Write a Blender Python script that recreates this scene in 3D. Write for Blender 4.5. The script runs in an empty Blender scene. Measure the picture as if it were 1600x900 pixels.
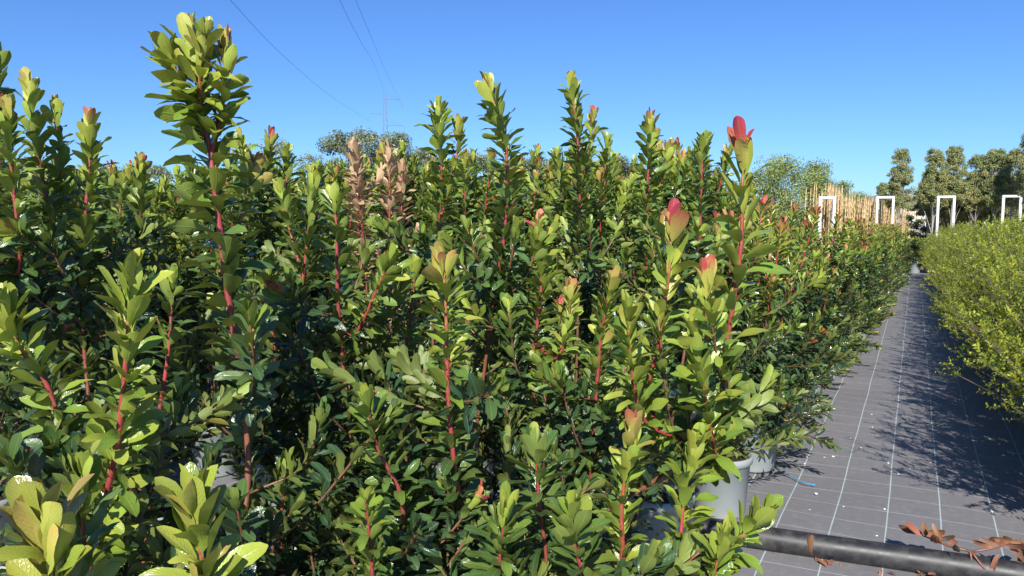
import bpy, bmesh, math, random
import numpy as np
from mathutils import Vector, Matrix
from mathutils.bvhtree import BVHTree

# ------------------------------------------------------------------ camera, sky, sun, exposure
S = bpy.context.scene
COL = S.collection
W0, H0, FPX = 1600.0, 900.0, 1200.0
CAM_Z = 1.65
PITCH = math.atan(107 / FPX)
YAW = math.atan(630 / math.hypot(FPX, 107))
cam_d = bpy.data.cameras.new('camera'); cam = bpy.data.objects.new('camera', cam_d); COL.objects.link(cam)
cam_d.sensor_width = 36; cam_d.lens = 36 * FPX / W0; cam_d.clip_start = 0.05; cam_d.clip_end = 20000
cam.location = (0, 0, CAM_Z); cam.rotation_euler = (math.pi / 2 - PITCH, 0, YAW)
S.camera = cam

SUN_EL, SHADOW_HEAD = math.radians(38), math.radians(20)      # sun behind the lens; shadows run up the path and a little to its left
world = bpy.data.worlds.new('World'); S.world = world; world.use_nodes = True
wn = world.node_tree.nodes; wl = world.node_tree.links
sky = wn.new('ShaderNodeTexSky'); sky.sky_type = 'NISHITA'; sky.sun_disc = False
sky.sun_elevation = SUN_EL; sky.sun_rotation = math.pi - SHADOW_HEAD
sky.air_density = 1.0; sky.dust_density = 0.15; sky.ozone_density = 3.0; sky.altitude = 50
bg = wn['Background']; bg.inputs['Strength'].default_value = 0.086
tint = wn.new('ShaderNodeMix'); tint.data_type = 'RGBA'; tint.blend_type = 'MULTIPLY'; tint.inputs[0].default_value = 1.0
tint.inputs[7].default_value = (0.45, 0.71, 1.12, 1)               # the deep clear blue of the place's sky, all round
wl.new(sky.outputs[0], tint.inputs[6]); wl.new(tint.outputs[2], bg.inputs['Color'])
sun_d = bpy.data.lights.new('sun', 'SUN'); sun = bpy.data.objects.new('sun', sun_d); COL.objects.link(sun)
sun_d.energy = 5.0; sun_d.angle = math.radians(0.53); sun_d.color = (1.0, 0.955, 0.87)
sun_dir = Vector((-math.sin(SHADOW_HEAD) * math.cos(SUN_EL), math.cos(SHADOW_HEAD) * math.cos(SUN_EL), -math.sin(SUN_EL)))
sun.rotation_euler = sun_dir.to_track_quat('-Z', 'Y').to_euler(); sun.location = (3, -4, 12)
S.view_settings.view_transform = 'Standard'; S.view_settings.look = 'None'
S.view_settings.exposure = 0.65; S.view_settings.gamma = 1.0

# ------------------------------------------------------------------ helpers
RNG = random.Random(11)
NP = np.random.default_rng(5)
CR = Vector((math.cos(YAW), math.sin(YAW), 0))
CF = Vector((-math.sin(YAW) * math.cos(PITCH), math.cos(YAW) * math.cos(PITCH), -math.sin(PITCH)))
CU = CR.cross(CF)
CAM = Vector((0, 0, CAM_Z))

def at(px, py, d):
    return CAM + d * (CF + CR * ((px - 800) / FPX) + CU * ((450 - py) / FPX))

def ground(px, py, z=0.0):
    v = CF + CR * ((px - 800) / FPX) + CU * ((450 - py) / FPX)
    return CAM + v * ((z - CAM_Z) / v.z)

def project(p):
    v = Vector(p) - CAM
    d = v.dot(CF)
    if d < 0.05: return None
    return 800 + FPX * v.dot(CR) / d, 450 - FPX * v.dot(CU) / d, d

def mesh_np(name, V, F, mat=None, attrs=None, uv=None, smooth=True):
    """V (n,3); F list of arrays of equal-size faces [(m,4), (k,3)]"""
    me = bpy.data.meshes.new(name)
    V = np.asarray(V, dtype=np.float32)
    if not isinstance(F, list): F = [F]
    F = [np.asarray(f, dtype=np.int32) for f in F if len(f)]
    loops = np.concatenate([f.ravel() for f in F])
    tot = np.concatenate([np.full(len(f), f.shape[1], dtype=np.int32) for f in F])
    start = np.concatenate([[0], np.cumsum(tot)[:-1]]).astype(np.int32)
    me.vertices.add(len(V)); me.vertices.foreach_set('co', V.ravel())
    me.loops.add(len(loops)); me.loops.foreach_set('vertex_index', loops)
    me.polygons.add(len(tot)); me.polygons.foreach_set('loop_start', start)
    me.update(calc_edges=True)
    if smooth: me.polygons.foreach_set('use_smooth', np.ones(len(tot), dtype=bool))
    for k, a in (attrs or {}).items():
        at_ = me.attributes.new(k, 'FLOAT', 'POINT'); at_.data.foreach_set('value', np.asarray(a, dtype=np.float32))
    if uv is not None:
        ul = me.uv_layers.new(name='UVMap')
        ul.data.foreach_set('uv', np.asarray(uv, dtype=np.float32)[loops].ravel())
    if mat: me.materials.append(mat)
    me.validate()
    return me

def link(name, data, parent=None, loc=None):
    o = bpy.data.objects.new(name, data); COL.objects.link(o)
    if parent: o.parent = parent
    if loc is not None: o.location = loc
    return o

def tag(o, label=None, cat=None, group=None, kind=None):
    if label: o['label'] = label
    if cat: o['category'] = cat
    if group: o['group'] = group
    if kind: o['kind'] = kind
    return o

def thing(name, loc, label, cat, group=None):
    o = link(name, None, None, loc); o.empty_display_size = 0.1
    return tag(o, label, cat, group)

def tube_arrays(pts, radii, sides=6, cap=True):
    pts = [Vector(p) for p in pts]; n = len(pts)
    V, F = [], []
    up = Vector((0.13, 0.31, 0.94))
    for i, p in enumerate(pts):
        t = (pts[min(i + 1, n - 1)] - pts[max(i - 1, 0)]).normalized()
        a = t.cross(up)
        if a.length < 1e-3: a = t.cross(Vector((1, 0, 0)))
        a.normalize(); b = t.cross(a).normalized()
        for k in range(sides):
            an = 2 * math.pi * k / sides
            V.append(tuple(p + radii[i] * (math.cos(an) * a + math.sin(an) * b)))
    for i in range(n - 1):
        for k in range(sides):
            k2 = (k + 1) % sides
            F.append((i * sides + k, i * sides + k2, (i + 1) * sides + k2, (i + 1) * sides + k))
    T = []
    if cap:
        c0 = len(V); V.append(tuple(pts[0])); V.append(tuple(pts[-1]))
        for k in range(sides):
            k2 = (k + 1) % sides
            T.append((c0, k2, k)); T.append((c0 + 1, (n - 1) * sides + k, (n - 1) * sides + k2))
    return np.array(V), np.array(F), np.array(T).reshape(-1, 3)

def join_arrays(parts):
    V, Q, T, A = [], [], [], []; off = 0
    for p in parts:
        v, q, t = p[:3]
        V.append(v); off0 = off
        if len(q): Q.append(np.asarray(q) + off0)
        if len(t): T.append(np.asarray(t) + off0)
        off += len(v)
    V = np.concatenate(V); fs = []
    if Q: fs.append(np.concatenate(Q))
    if T: fs.append(np.concatenate(T))
    return V, fs

def box_arrays(c, s, rz=0.0):
    cx, cy, cz = c; sx, sy, sz = [x / 2 for x in s]
    V = np.array([(x, y, z) for z in (-sz, sz) for y in (-sy, sy) for x in (-sx, sx)], dtype=float)
    ca, sa = math.cos(rz), math.sin(rz)
    R = np.array([[ca, -sa, 0], [sa, ca, 0], [0, 0, 1]])
    V = V @ R.T + np.array([cx, cy, cz])
    Q = np.array([(0, 2, 3, 1), (4, 5, 7, 6), (0, 1, 5, 4), (2, 6, 7, 3), (0, 4, 6, 2), (1, 3, 7, 5)])
    return V, Q, np.zeros((0, 3), int)

def smooth_path(pts, n):
    """Catmull-Rom through pts, n points"""
    P = [Vector(p) for p in pts]
    if len(P) == 2: return [P[0].lerp(P[1], i / (n - 1)) for i in range(n)]
    P = [P[0] * 2 - P[1]] + P + [P[-1] * 2 - P[-2]]
    segs = len(P) - 3; out = []
    for i in range(n):
        u = i / (n - 1) * segs; k = min(int(u), segs - 1); t = u - k
        p0, p1, p2, p3 = P[k:k + 4]
        out.append(0.5 * ((2 * p1) + (p2 - p0) * t + (2 * p0 - 5 * p1 + 4 * p2 - p3) * t * t + (3 * p1 - p0 - 3 * p2 + p3) * t ** 3))
    return out

# ------------------------------------------------------------------ materials
class N:
    def __init__(self, name):
        self.m = bpy.data.materials.new(name); self.m.use_nodes = True
        self.t = self.m.node_tree; self.t.nodes.clear()
        self.out = self.n('ShaderNodeOutputMaterial')
    def n(self, t, **kw):
        x = self.t.nodes.new(t)
        for k, v in kw.items(): setattr(x, k, v)
        return x
    def l(self, a, b): self.t.links.new(a, b)
    def math(self, op, a, b=None, clamp=False):
        x = self.n('ShaderNodeMath', operation=op, use_clamp=clamp)
        for i, v in enumerate((a, b)):
            if v is None: continue
            if isinstance(v, (int, float)): x.inputs[i].default_value = v
            else: self.l(v, x.inputs[i])
        return x.outputs[0]
    def mix(self, f, a, b, mode='MIX'):
        x = self.n('ShaderNodeMix', data_type='RGBA', blend_type=mode)
        for s, v in ((x.inputs[0], f), (x.inputs[6], a), (x.inputs[7], b)):
            if isinstance(v, (int, float)): s.default_value = v
            elif isinstance(v, tuple): s.default_value = (*v, 1)
            else: self.l(v, s)
        return x.outputs[2]
    def ramp(self, f, stops):
        x = self.n('ShaderNodeValToRGB'); e = x.color_ramp.elements
        while len(e) < len(stops): e.new(0.5)
        for i, (p, c) in enumerate(stops):
            e[i].position = p; e[i].color = (*c, 1)
        self.l(f, x.inputs[0]); return x.outputs[0]
    def attr(self, name): return self.n('ShaderNodeAttribute', attribute_name=name).outputs['Fac']
    def noise(self, scale, detail=3, vec=None, rough=0.55):
        x = self.n('ShaderNodeTexNoise'); x.inputs['Scale'].default_value = scale; x.inputs['Detail'].default_value = detail
        x.inputs['Roughness'].default_value = rough
        if vec is not None: self.l(vec, x.inputs['Vector'])
        return x.outputs['Fac']
    def objco(self): return self.n('ShaderNodeTexCoord').outputs['Object']
    def pbsdf(self, col, rough=0.5, spec=0.5, bump=None, bstr=0.2, bdist=0.01):
        p = self.n('ShaderNodeBsdfPrincipled')
        if isinstance(col, tuple): p.inputs['Base Color'].default_value = (*col, 1)
        else: self.l(col, p.inputs['Base Color'])
        if isinstance(rough, (int, float)): p.inputs['Roughness'].default_value = rough
        else: self.l(rough, p.inputs['Roughness'])
        p.inputs['Specular IOR Level'].default_value = spec
        if bump is not None:
            b = self.n('ShaderNodeBump'); b.inputs['Strength'].default_value = bstr; b.inputs['Distance'].default_value = bdist
            self.l(bump, b.inputs['Height']); self.l(b.outputs[0], p.inputs['Normal'])
        return p
    def done(self, sh): self.l(sh.outputs[0] if hasattr(sh, 'outputs') else sh, self.out.inputs['Surface']); return self.m

def leaf_material(name, stops, rough=0.2, trans=0.15, back=(0.34, 0.36, 0.06), veins=True, spec=0.58, jitter=0.45):
    m = N(name)
    rnd = m.math('FRACT', m.math('ADD', m.attr('rnd'), m.n('ShaderNodeObjectInfo').outputs['Random']))
    age = m.attr('age')
    nz = m.noise(30 if veins else 3, 2, m.objco())
    a = m.math('ADD', age, m.math('MULTIPLY', m.math('SUBTRACT', nz, 0.5), 0.22))
    a = m.math('ADD', a, m.math('MULTIPLY', m.math('SUBTRACT', rnd, 0.5), 0.10), True)
    col = m.ramp(a, stops)
    r2 = m.math('FRACT', m.math('MULTIPLY', rnd, 7.31))
    hsv = m.n('ShaderNodeHueSaturation'); m.l(col, hsv.inputs['Color'])
    m.l(m.math('ADD', m.math('MULTIPLY', r2, jitter), 1 - jitter / 2), hsv.inputs['Value'])
    m.l(m.math('ADD', m.math('MULTIPLY', rnd, 0.03), 0.485), hsv.inputs['Hue'])
    col = hsv.outputs[0]; bump = None
    if veins:
        uv = m.n('ShaderNodeSeparateXYZ'); m.l(m.n('ShaderNodeUVMap').outputs[0], uv.inputs[0])
        du = m.math('ABSOLUTE', m.math('SUBTRACT', uv.outputs[0], 0.5))
        mid = m.math('SUBTRACT', 1.0, m.math('MULTIPLY', du, 22), True)
        sv = m.math('SINE', m.math('MULTIPLY', m.math('SUBTRACT', uv.outputs[1], m.math('MULTIPLY', du, 0.55)), 75))
        svp = m.math('POWER', m.math('MAXIMUM', sv, 0.0), 6)
        edge = m.math('MULTIPLY', m.math('SUBTRACT', du, 0.44, True), 9, True)
        pale = m.mix(0.55, col, (0.30, 0.33, 0.12))
        col = m.mix(m.math('MULTIPLY', mid, 0.75), col, pale)
        col = m.mix(m.math('MULTIPLY', svp, 0.14), col, pale)
        col = m.mix(m.math('MULTIPLY', edge, 0.35), col, m.mix(0.5, col, (0.32, 0.25, 0.10)))
        blot = m.noise(140, 2, m.objco())
        spots = m.math('MULTIPLY', m.math('SUBTRACT', blot, 0.70, True), 5, True)
        col = m.mix(m.math('MULTIPLY', spots, 0.5), col, (0.17, 0.12, 0.06))
        bump = m.math('ADD', m.math('MULTIPLY', svp, -0.5), m.math('ADD', m.math('MULTIPLY', mid, -1.0), m.math('MULTIPLY', nz, 0.6)))
    bf = m.n('ShaderNodeNewGeometry').outputs['Backfacing']
    bb = m.n('ShaderNodeHueSaturation'); m.l(col, bb.inputs['Color']); bb.inputs['Value'].default_value = 1.3
    green = m.math('MULTIPLY', m.math('SUBTRACT', a, 0.12), 4.0, True)      # red new leaves are red on both faces
    colb = m.mix(m.math('MULTIPLY', green, 0.35), bb.outputs[0], back)
    colf = m.mix(bf, col, colb)
    rg = m.math('ADD', m.math('MULTIPLY', bf, 0.22), m.math('ADD', rough - 0.05, m.math('MULTIPLY', r2, 0.14)))
    p = m.pbsdf(colf, rg, spec, bump, 0.3, 0.004)
    if bump is None: pass
    t = m.n('ShaderNodeBsdfTranslucent'); m.l(m.mix(m.math('MULTIPLY', green, 0.5), colf, (0.30, 0.36, 0.03)), t.inputs['Color'])
    mx = m.n('ShaderNodeMixShader'); mx.inputs[0].default_value = trans
    m.l(p.outputs[0], mx.inputs[1]); m.l(t.outputs[0], mx.inputs[2])
    return m.done(mx)

M = {}
M['leaf'] = leaf_material('shrub_leaf', [(0.0, (0.42, 0.045, 0.05)), (0.10, (0.38, 0.10, 0.06)), (0.22, (0.33, 0.26, 0.065)), (0.36, (0.315, 0.355, 0.050)),
                                         (0.52, (0.195, 0.280, 0.036)), (0.70, (0.084, 0.150, 0.034)), (1.0, (0.026, 0.064, 0.028))])
M['leaf_bronze'] = leaf_material('faded_leaf', [(0.0, (0.58, 0.38, 0.24)), (0.5, (0.42, 0.29, 0.15)), (1.0, (0.16, 0.15, 0.05))], rough=0.5, back=(0.6, 0.38, 0.25))
M['leaf_dead'] = leaf_material('dead_leaf', [(0.0, (0.32, 0.12, 0.06)), (0.5, (0.22, 0.088, 0.05)), (1.0, (0.11, 0.06, 0.04))], rough=0.5, back=(0.34, 0.15, 0.07), trans=0.12)
M['hedge_leaf'] = leaf_material('small_shrub_leaf', [(0.0, (0.46, 0.47, 0.045)), (0.4, (0.30, 0.345, 0.035)), (0.75, (0.155, 0.215, 0.028)), (1.0, (0.055, 0.10, 0.022))], rough=0.36, veins=False, trans=0.3)
M['tree_leaf'] = leaf_material('tree_leaf', [(0.0, (0.34, 0.38, 0.09)), (0.5, (0.20, 0.26, 0.07)), (1.0, (0.10, 0.14, 0.05))], rough=0.5, veins=False, trans=0.2)
M['holm_leaf'] = leaf_material('standard_tree_leaf', [(0.0, (0.40, 0.32, 0.13)), (0.4, (0.27, 0.28, 0.095)), (0.75, (0.18, 0.23, 0.075)), (1.0, (0.09, 0.14, 0.045))], rough=0.5, veins=False, trans=0.15, back=(0.27, 0.27, 0.19))
M['olive_leaf'] = leaf_material('olive_leaf', [(0.0, (0.28, 0.31, 0.18)), (0.5, (0.18, 0.22, 0.12)), (1.0, (0.10, 0.13, 0.07))], rough=0.5, veins=False, trans=0.15, back=(0.2, 0.23, 0.17))

m = N('red_stem')
a = m.math('ADD', m.attr('age'), m.math('MULTIPLY', m.math('SUBTRACT', m.noise(70, 4, m.objco(), .7), 0.5), 0.95), True)
c = m.ramp(a, [(0.0, (0.30, 0.17, 0.05)), (0.06, (0.34, 0.085, 0.055)), (0.30, (0.32, 0.042, 0.050)), (0.55, (0.24, 0.050, 0.045)), (0.75, (0.22, 0.085, 0.05)), (1.0, (0.12, 0.065, 0.04))])
M['stem'] = m.done(m.pbsdf(c, 0.42, 0.5, m.noise(220, 2, m.objco()), 0.3, 0.002))
m = N('bark'); c = m.mix(m.noise(9, 4, m.objco()), (0.07, 0.05, 0.035), (0.19, 0.15, 0.11))
M['bark'] = m.done(m.pbsdf(c, 0.85, 0.2, m.noise(30, 4, m.objco()), 0.6, 0.02))
m = N('pale_bark'); c = m.mix(m.noise(6, 4, m.objco()), (0.22, 0.19, 0.16), (0.46, 0.43, 0.38))
M['pale_bark'] = m.done(m.pbsdf(c, 0.8, 0.2))
m = N('grey_pot'); c = m.mix(m.noise(7, 4, m.objco()), (0.22, 0.25, 0.25), (0.31, 0.34, 0.335))
M['pot'] = m.done(m.pbsdf(c, 0.5, 0.4, m.noise(60, 2, m.objco()), 0.1, 0.002))
m = N('soil'); c = m.mix(m.noise(40, 4, m.objco()), (0.02, 0.014, 0.01), (0.07, 0.05, 0.035))
M['soil'] = m.done(m.pbsdf(c, 0.95, 0.1, m.noise(60, 4, m.objco()), 0.8, 0.02))
m = N('bamboo'); oi = m.n('ShaderNodeObjectInfo').outputs['Random']
c = m.mix(oi, (0.54, 0.36, 0.17), (0.66, 0.50, 0.27)); c = m.mix(m.math('MULTIPLY', m.noise(8, 3, m.objco()), 0.5), c, (0.42, 0.26, 0.12))
M['bamboo'] = m.done(m.pbsdf(c, 0.5, 0.4))
m = N('white_paint'); c = m.mix(m.noise(3, 4, m.objco()), (0.50, 0.50, 0.48), (0.72, 0.72, 0.71))
M['white'] = m.done(m.pbsdf(c, 0.45, 0.5))
m = N('white_stone'); c = m.mix(m.noise(40, 3, m.objco()), (0.55, 0.53, 0.48), (0.78, 0.77, 0.73))
M['pebble'] = m.done(m.pbsdf(c, 0.8, 0.2))
m = N('blue_twine'); M['twine'] = m.done(m.pbsdf((0.05, 0.27, 0.50), 0.5, 0.4))
m = N('galvanised_steel'); M['steel'] = m.done(m.pbsdf((0.22, 0.25, 0.29), 0.5, 0.4))
m = N('power_cable'); M['cable'] = m.done(m.pbsdf((0.10, 0.11, 0.13), 0.5, 0.4))
m = N('black_pipe')
dust = m.noise(14, 5, m.objco(), 0.65)
c = m.mix(m.math('MULTIPLY', m.math('SUBTRACT', dust, 0.42, True), 2.4, True), (0.018, 0.018, 0.020), (0.085, 0.08, 0.075))
M['pipe'] = m.done(m.pbsdf(c, m.math('ADD', 0.30, m.math('MULTIPLY', dust, 0.40)), 0.5, m.noise(90, 3, m.objco()), 0.08, 0.003))

# woven ground-cover fabric with its printed guide lines every 25 cm
m = N('woven_ground_cover')
oc = m.objco(); sep = m.n('ShaderNodeSeparateXYZ'); m.l(oc, sep.inputs[0])
wob = m.math('MULTIPLY', m.math('SUBTRACT', m.noise(1.1, 2, oc), 0.5), 0.014)
wob2 = m.math('MULTIPLY', m.math('SUBTRACT', m.noise(1.5, 3, oc), 0.5), 0.035)
def lines(co, w, pitch, off, hw):
    v = m.math('ADD', m.math('ADD', co, w), off)
    f = m.math('ABSOLUTE', m.math('SUBTRACT', m.math('FRACT', m.math('DIVIDE', v, pitch)), 0.5))
    d = m.math('MULTIPLY', f, pitch)
    return m.math('MULTIPLY', m.math('SUBTRACT', hw, d, True), 1.6 / hw, True)
LX = lines(sep.outputs[0], wob, 0.262, 0.070 + 0.131, 0.0045)
LY = lines(sep.outputs[1], wob2, 0.245, 0.05, 0.0042)
big = m.noise(1.1, 5, oc, 0.6); fine = m.noise(22, 5, oc, 0.7)
base = m.mix(big, (0.135, 0.131, 0.140), (0.205, 0.198, 0.207))
base = m.mix(m.math('MULTIPLY', m.math('SUBTRACT', fine, 0.5, True), 2.2, True), base, (0.25, 0.24, 0.235))
dirt = m.math('MULTIPLY', m.math('SUBTRACT', m.noise(4.5, 6, oc, 0.7), 0.56, True), 3.0, True)
base = m.mix(m.math('MULTIPLY', dirt, 0.7), base, (0.11, 0.095, 0.08))
wearl = m.math('ADD', 0.45, m.math('MULTIPLY', m.noise(6, 3, oc), 0.6))
c = m.mix(m.math('MULTIPLY', m.math('MULTIPLY', LY, 0.8), wearl, True), base, (0.46, 0.46, 0.47))
c = m.mix(m.math('MULTIPLY', LX, wearl, True), c, (0.44, 0.55, 0.53))
wx = m.math('SINE', m.math('MULTIPLY', sep.outputs[0], 1400)); wy = m.math('SINE', m.math('MULTIPLY', sep.outputs[1], 1400))
hgt = m.math('ADD', m.math('MULTIPLY', m.math('MULTIPLY', wx, wy), 0.1), m.math('ADD', m.math('MULTIPLY', big, 6.0), fine))
M['mat'] = m.done(m.pbsdf(c, 0.52, 0.35, hgt, 0.35, 0.006))
m = N('dry_earth'); oc = m.objco()
c = m.mix(m.noise(0.05, 5, oc), (0.20, 0.16, 0.11), (0.14, 0.15, 0.07)); c = m.mix(m.math('MULTIPLY', m.noise(1.5, 5, oc), 0.5), c, (0.10, 0.085, 0.06))
M['earth'] = m.done(m.pbsdf(c, 0.95, 0.1))
m = N('far_hillside'); oc = m.objco()
c = m.mix(m.noise(0.012, 6, oc, 0.65), (0.30, 0.29, 0.31), (0.20, 0.215, 0.22)); c = m.mix(m.math('MULTIPLY', m.noise(0.05, 4, oc), 0.35), c, (0.36, 0.34, 0.33))  # greyed mauve base colour stands in for distance haze
M['hill'] = m.done(m.pbsdf(c, 0.95, 0.0))

# ------------------------------------------------------------------ setting: ground, weed mat, hill
def sheet(name, x0, x1, y0, y1, z, mat, nx=2, ny=2, bump=0.0):
    xs = np.linspace(x0, x1, nx); ys = np.linspace(y0, y1, ny)
    X, Y = np.meshgrid(xs, ys); Z = np.full_like(X, z)
    if bump:
        Z = Z + bump * (np.sin(X * 2.1 + Y * 1.3) * np.sin(Y * 2.7 - X * 0.6) + 0.5 * np.sin(X * 5.3 + 1.1) * np.sin(Y * 4.1 + X))
    V = np.stack([X.ravel(), Y.ravel(), Z.ravel()], 1)
    idx = np.arange(nx * ny).reshape(ny, nx)
    Q = np.stack([idx[:-1, :-1].ravel(), idx[:-1, 1:].ravel(), idx[1:, 1:].ravel(), idx[1:, :-1].ravel()], 1)
    return tag(link(name, mesh_np(name, V, Q, mat)), kind='structure')
sheet('ground', -4000, 4000, -4000, 4000, -0.03, M['earth'])
sheet('weed_mat_ground', -12, 4.5, -2.5, 27, 0.0, M['mat'], 265, 473, 0.009)

def hill(name, px0, px1, d, ytop):
    nx, ny = 60, 14; V = []
    for j in range(ny):
        v = j / (ny - 1)
        for i in range(nx):
            u = i / (nx - 1)
            p = at(px0 + (px1 - px0) * u, 343, d); q = Vector((p.x, p.y, 0)) * (1 + 0.55 * v)
            prof = math.sin(math.pi * min(1, max(0, u))) ** 0.35
            hh = ((343 - ytop) * d / FPX) * prof * math.sin(math.pi * 0.5 * min(1, v * 1.9)) * (1 if v < 0.6 else math.cos((v - 0.6) / 0.4 * 1.3))
            hh *= 1 + 0.13 * math.sin(u * 23 + 1) * math.sin(u * 9 + v * 5) + 0.05 * math.sin(u * 61)
            V.append((q.x, q.y, hh - 3))
    idx = np.arange(nx * ny).reshape(ny, nx)
    Q = np.stack([idx[:-1, :-1].ravel(), idx[:-1, 1:].ravel(), idx[1:, 1:].ravel(), idx[1:, :-1].ravel()], 1)
    return tag(link(name, mesh_np(name, V, Q, M['hill'])), kind='structure')
hill('distant_hill', 1180, 1700, 900, 287)

# ------------------------------------------------------------------ leaves
PROF = np.array([(0, .035), (.10, .05), (.20, .25), (.36, .40), (.54, .485), (.70, .50), (.84, .45), (.94, .30), (1.0, .05)])
def leaf_template(rows, width, curl, fold, wave, seed, twist=0.0):
    r = random.Random(seed)
    V, UV = [], []
    for t in rows:
        w = np.interp(t, PROF[:, 0], PROF[:, 1]) * width
        zc = -curl * t * t
        yc = t * (1 - 0.18 * abs(curl) * t)
        tw = twist * t
        for sx in (-1, 0, 1):
            x = sx * w * (1 + r.uniform(-.06, .06)); z = fold * abs(sx) * w + (wave * math.sin(t * 9 + seed + sx * 1.4) * w if sx else 0)
            V.append((x * math.cos(tw) - z * math.sin(tw), yc, zc + x * math.sin(tw) + z * math.cos(tw)))
            UV.append((0.5 + 0.5 * sx, t))
    Q = []
    for i in range(len(rows) - 1):
        a = i * 3
        Q += [(a, a + 1, a + 4, a + 3), (a + 1, a + 2, a + 5, a + 4)]
    return np.array(V), np.array(Q), np.array(UV)
FINE = [0, .10, .20, .36, .54, .70, .84, .94, 1.0]
COARSE = [0, .12, .36, .68, .90, 1.0]
SHAPES = [(0.35, 0.12, 0.42, 0.12, 0.15), (0.34, 0.34, 0.30, 0.22, -0.3), (0.39, 0.02, 0.48, 0.10, 0.2), (0.31, 0.58, 0.25, 0.30, 0.5),
          (0.37, -0.22, 0.45, 0.14, -0.15), (0.34, 0.26, 0.16, 0.40, -0.5), (0.28, 0.10, 0.25, 0.06, 0.1), (0.28, 0.26, 0.2, 0.1, -0.15)]
SHAPES += [(0.34, 0.95, 0.5, 0.3, 0.6), (0.36, -0.9, 0.6, 0.25, -0.5)]
T_FINE = [leaf_template(FINE, w, c, f, wv, 3 * i + 1, tw) for i, (w, c, f, wv, tw) in enumerate(SHAPES)]
T_COARSE = [leaf_template(COARSE, w, c, f, wv, 3 * i + 1, tw) for i, (w, c, f, wv, tw) in enumerate(SHAPES)]
NB = 9                                                   # age classes for single leaves
LEAF_MESH = {}
def leaf_mesh(shape, age, mat):
    b = max(0, min(NB - 1, int(round(age * (NB - 1)))))
    k = (shape, b, mat.name)
    if k not in LEAF_MESH:
        V, Q, UV = T_FINE[shape]
        grad = np.clip(b / (NB - 1) + (0.20 if b <= 1 else 0.10 if b <= 3 else 0.0) * (1 - V[:, 1]), 0, 1)
        LEAF_MESH[k] = mesh_np('leaf', V, Q, mat, {'age': grad, 'rnd': np.full(len(V), 0.37 * shape % 1)}, UV)
    return LEAF_MESH[k]

class Leaf:
    __slots__ = ('m', 'shape', 'age', 'rnd', 'stem', 'vis')
    def __init__(self, m, shape, age, rnd, stem): self.m, self.shape, self.age, self.rnd, self.stem, self.vis = m, shape, age, rnd, stem, 0

def merged_leaves(name, leaves, mat, coarse=True):
    V, Q, UV, A, R = [], [], [], [], []; off = 0
    for lf in leaves:
        tv, tq, tuv = (T_COARSE if coarse else T_FINE)[lf.shape]
        mm = np.array(lf.m)
        V.append(tv @ mm[:3, :3].T + mm[:3, 3]); Q.append(tq + off); UV.append(tuv); off += len(tv)
        A.append(np.full(len(tv), lf.age)); R.append(np.full(len(tv), lf.rnd))
    return mesh_np(name, np.concatenate(V), np.concatenate(Q), mat, {'age': np.concatenate(A), 'rnd': np.concatenate(R)}, np.concatenate(UV))

def leaf_matrix(p, T, az, ang, L, rng, droop=0.0, roll=0.35):
    a = T.orthogonal().normalized(); b = T.cross(a)
    R = math.cos(az) * a + math.sin(az) * b
    y = math.cos(ang) * T + math.sin(ang) * R
    n = math.sin(ang) * T - math.cos(ang) * R
    if droop: y = (y + Vector((0, 0, -droop))).normalized()
    y = (y + Vector((rng.gauss(0, .08), rng.gauss(0, .08), rng.gauss(0, .08)))).normalized()
    x = y.cross(n).normalized(); n = x.cross(y)
    ro = rng.gauss(0, roll); x, n = math.cos(ro) * x + math.sin(ro) * n, math.cos(ro) * n - math.sin(ro) * x
    q = p + R * 0.004
    wl_ = L * rng.uniform(.88, 1.12)
    return Matrix(((x.x * wl_, y.x * L, n.x * L, q.x), (x.y * wl_, y.y * L, n.y * L, q.y), (x.z * wl_, y.z * L, n.z * L, q.z), (0, 0, 0, 1)))

def leaves_on(path, leafy, L, tip, mid, low, rng, stem, sp0=0.005, sp1=0.019, a0=14, a1=66, narrow=False, reach=0.28, lowdark=True):
    """leaves down a stem from its tip; tip/mid/low are ages (0 red bud ... 1 dark old leaf)"""
    cum = [0.0]
    R = path[::-1]
    for i in range(1, len(R)): cum.append(cum[-1] + (R[i] - R[i - 1]).length)
    leafy = min(leafy, cum[-1] * 0.96)
    out = []; s = 0.0; k = 0; i = 0; az0 = rng.uniform(0, 6.28)
    while s < leafy:
        while i < len(R) - 2 and cum[i + 1] < s: i += 1
        u = (s - cum[i]) / max(1e-6, cum[i + 1] - cum[i])
        p = R[i].lerp(R[i + 1], u); T = (R[i] - R[i + 1]).normalized()
        g = min(1.0, s / reach) ** 0.75
        ang = math.radians(a0 + (a1 - a0) * g + rng.gauss(0, 8))
        ln = L * (0.70 + 0.30 * min(1, s / 0.05)) * (rng.uniform(.78, 1.14) if rng.random() < .85 else rng.uniform(.5, .8)) * (1 - 0.12 * s / max(leafy, .01))
        if s < 0.11: age = tip + (mid - tip) * (s / 0.11) ** 1.15
        else: age = mid + (low - mid) * min(1, (s - 0.11) / 0.5)
        age = min(1, max(0, age + rng.gauss(0, .045) + (.34 * min(1, max(0, 1.45 - p.z) / .75) if age > .35 and lowdark else 0)))  # lower leaves darker: older growth, with extra shade contrast put into their colour
        if rng.random() < 0.006 and s > .1: age = rng.uniform(.08, .25)
        shape = rng.choice((6, 7)) if narrow else (rng.choice((2, 4, 0)) if s < .07 else rng.choice((0, 1, 1, 2, 3, 5, 4)))
        out.append(Leaf(leaf_matrix(p, T, az0 + k * 2.39996 + rng.gauss(0, .15), ang, ln, rng, droop=0.06 * g + (rng.uniform(.15, .5) if rng.random() < .14 else 0)),
                        shape, age, rng.random(), stem))
        s += (sp0 + (sp1 - sp0) * min(1, s / 0.09)) * rng.uniform(.75, 1.25); k += 1
    return out

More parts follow.
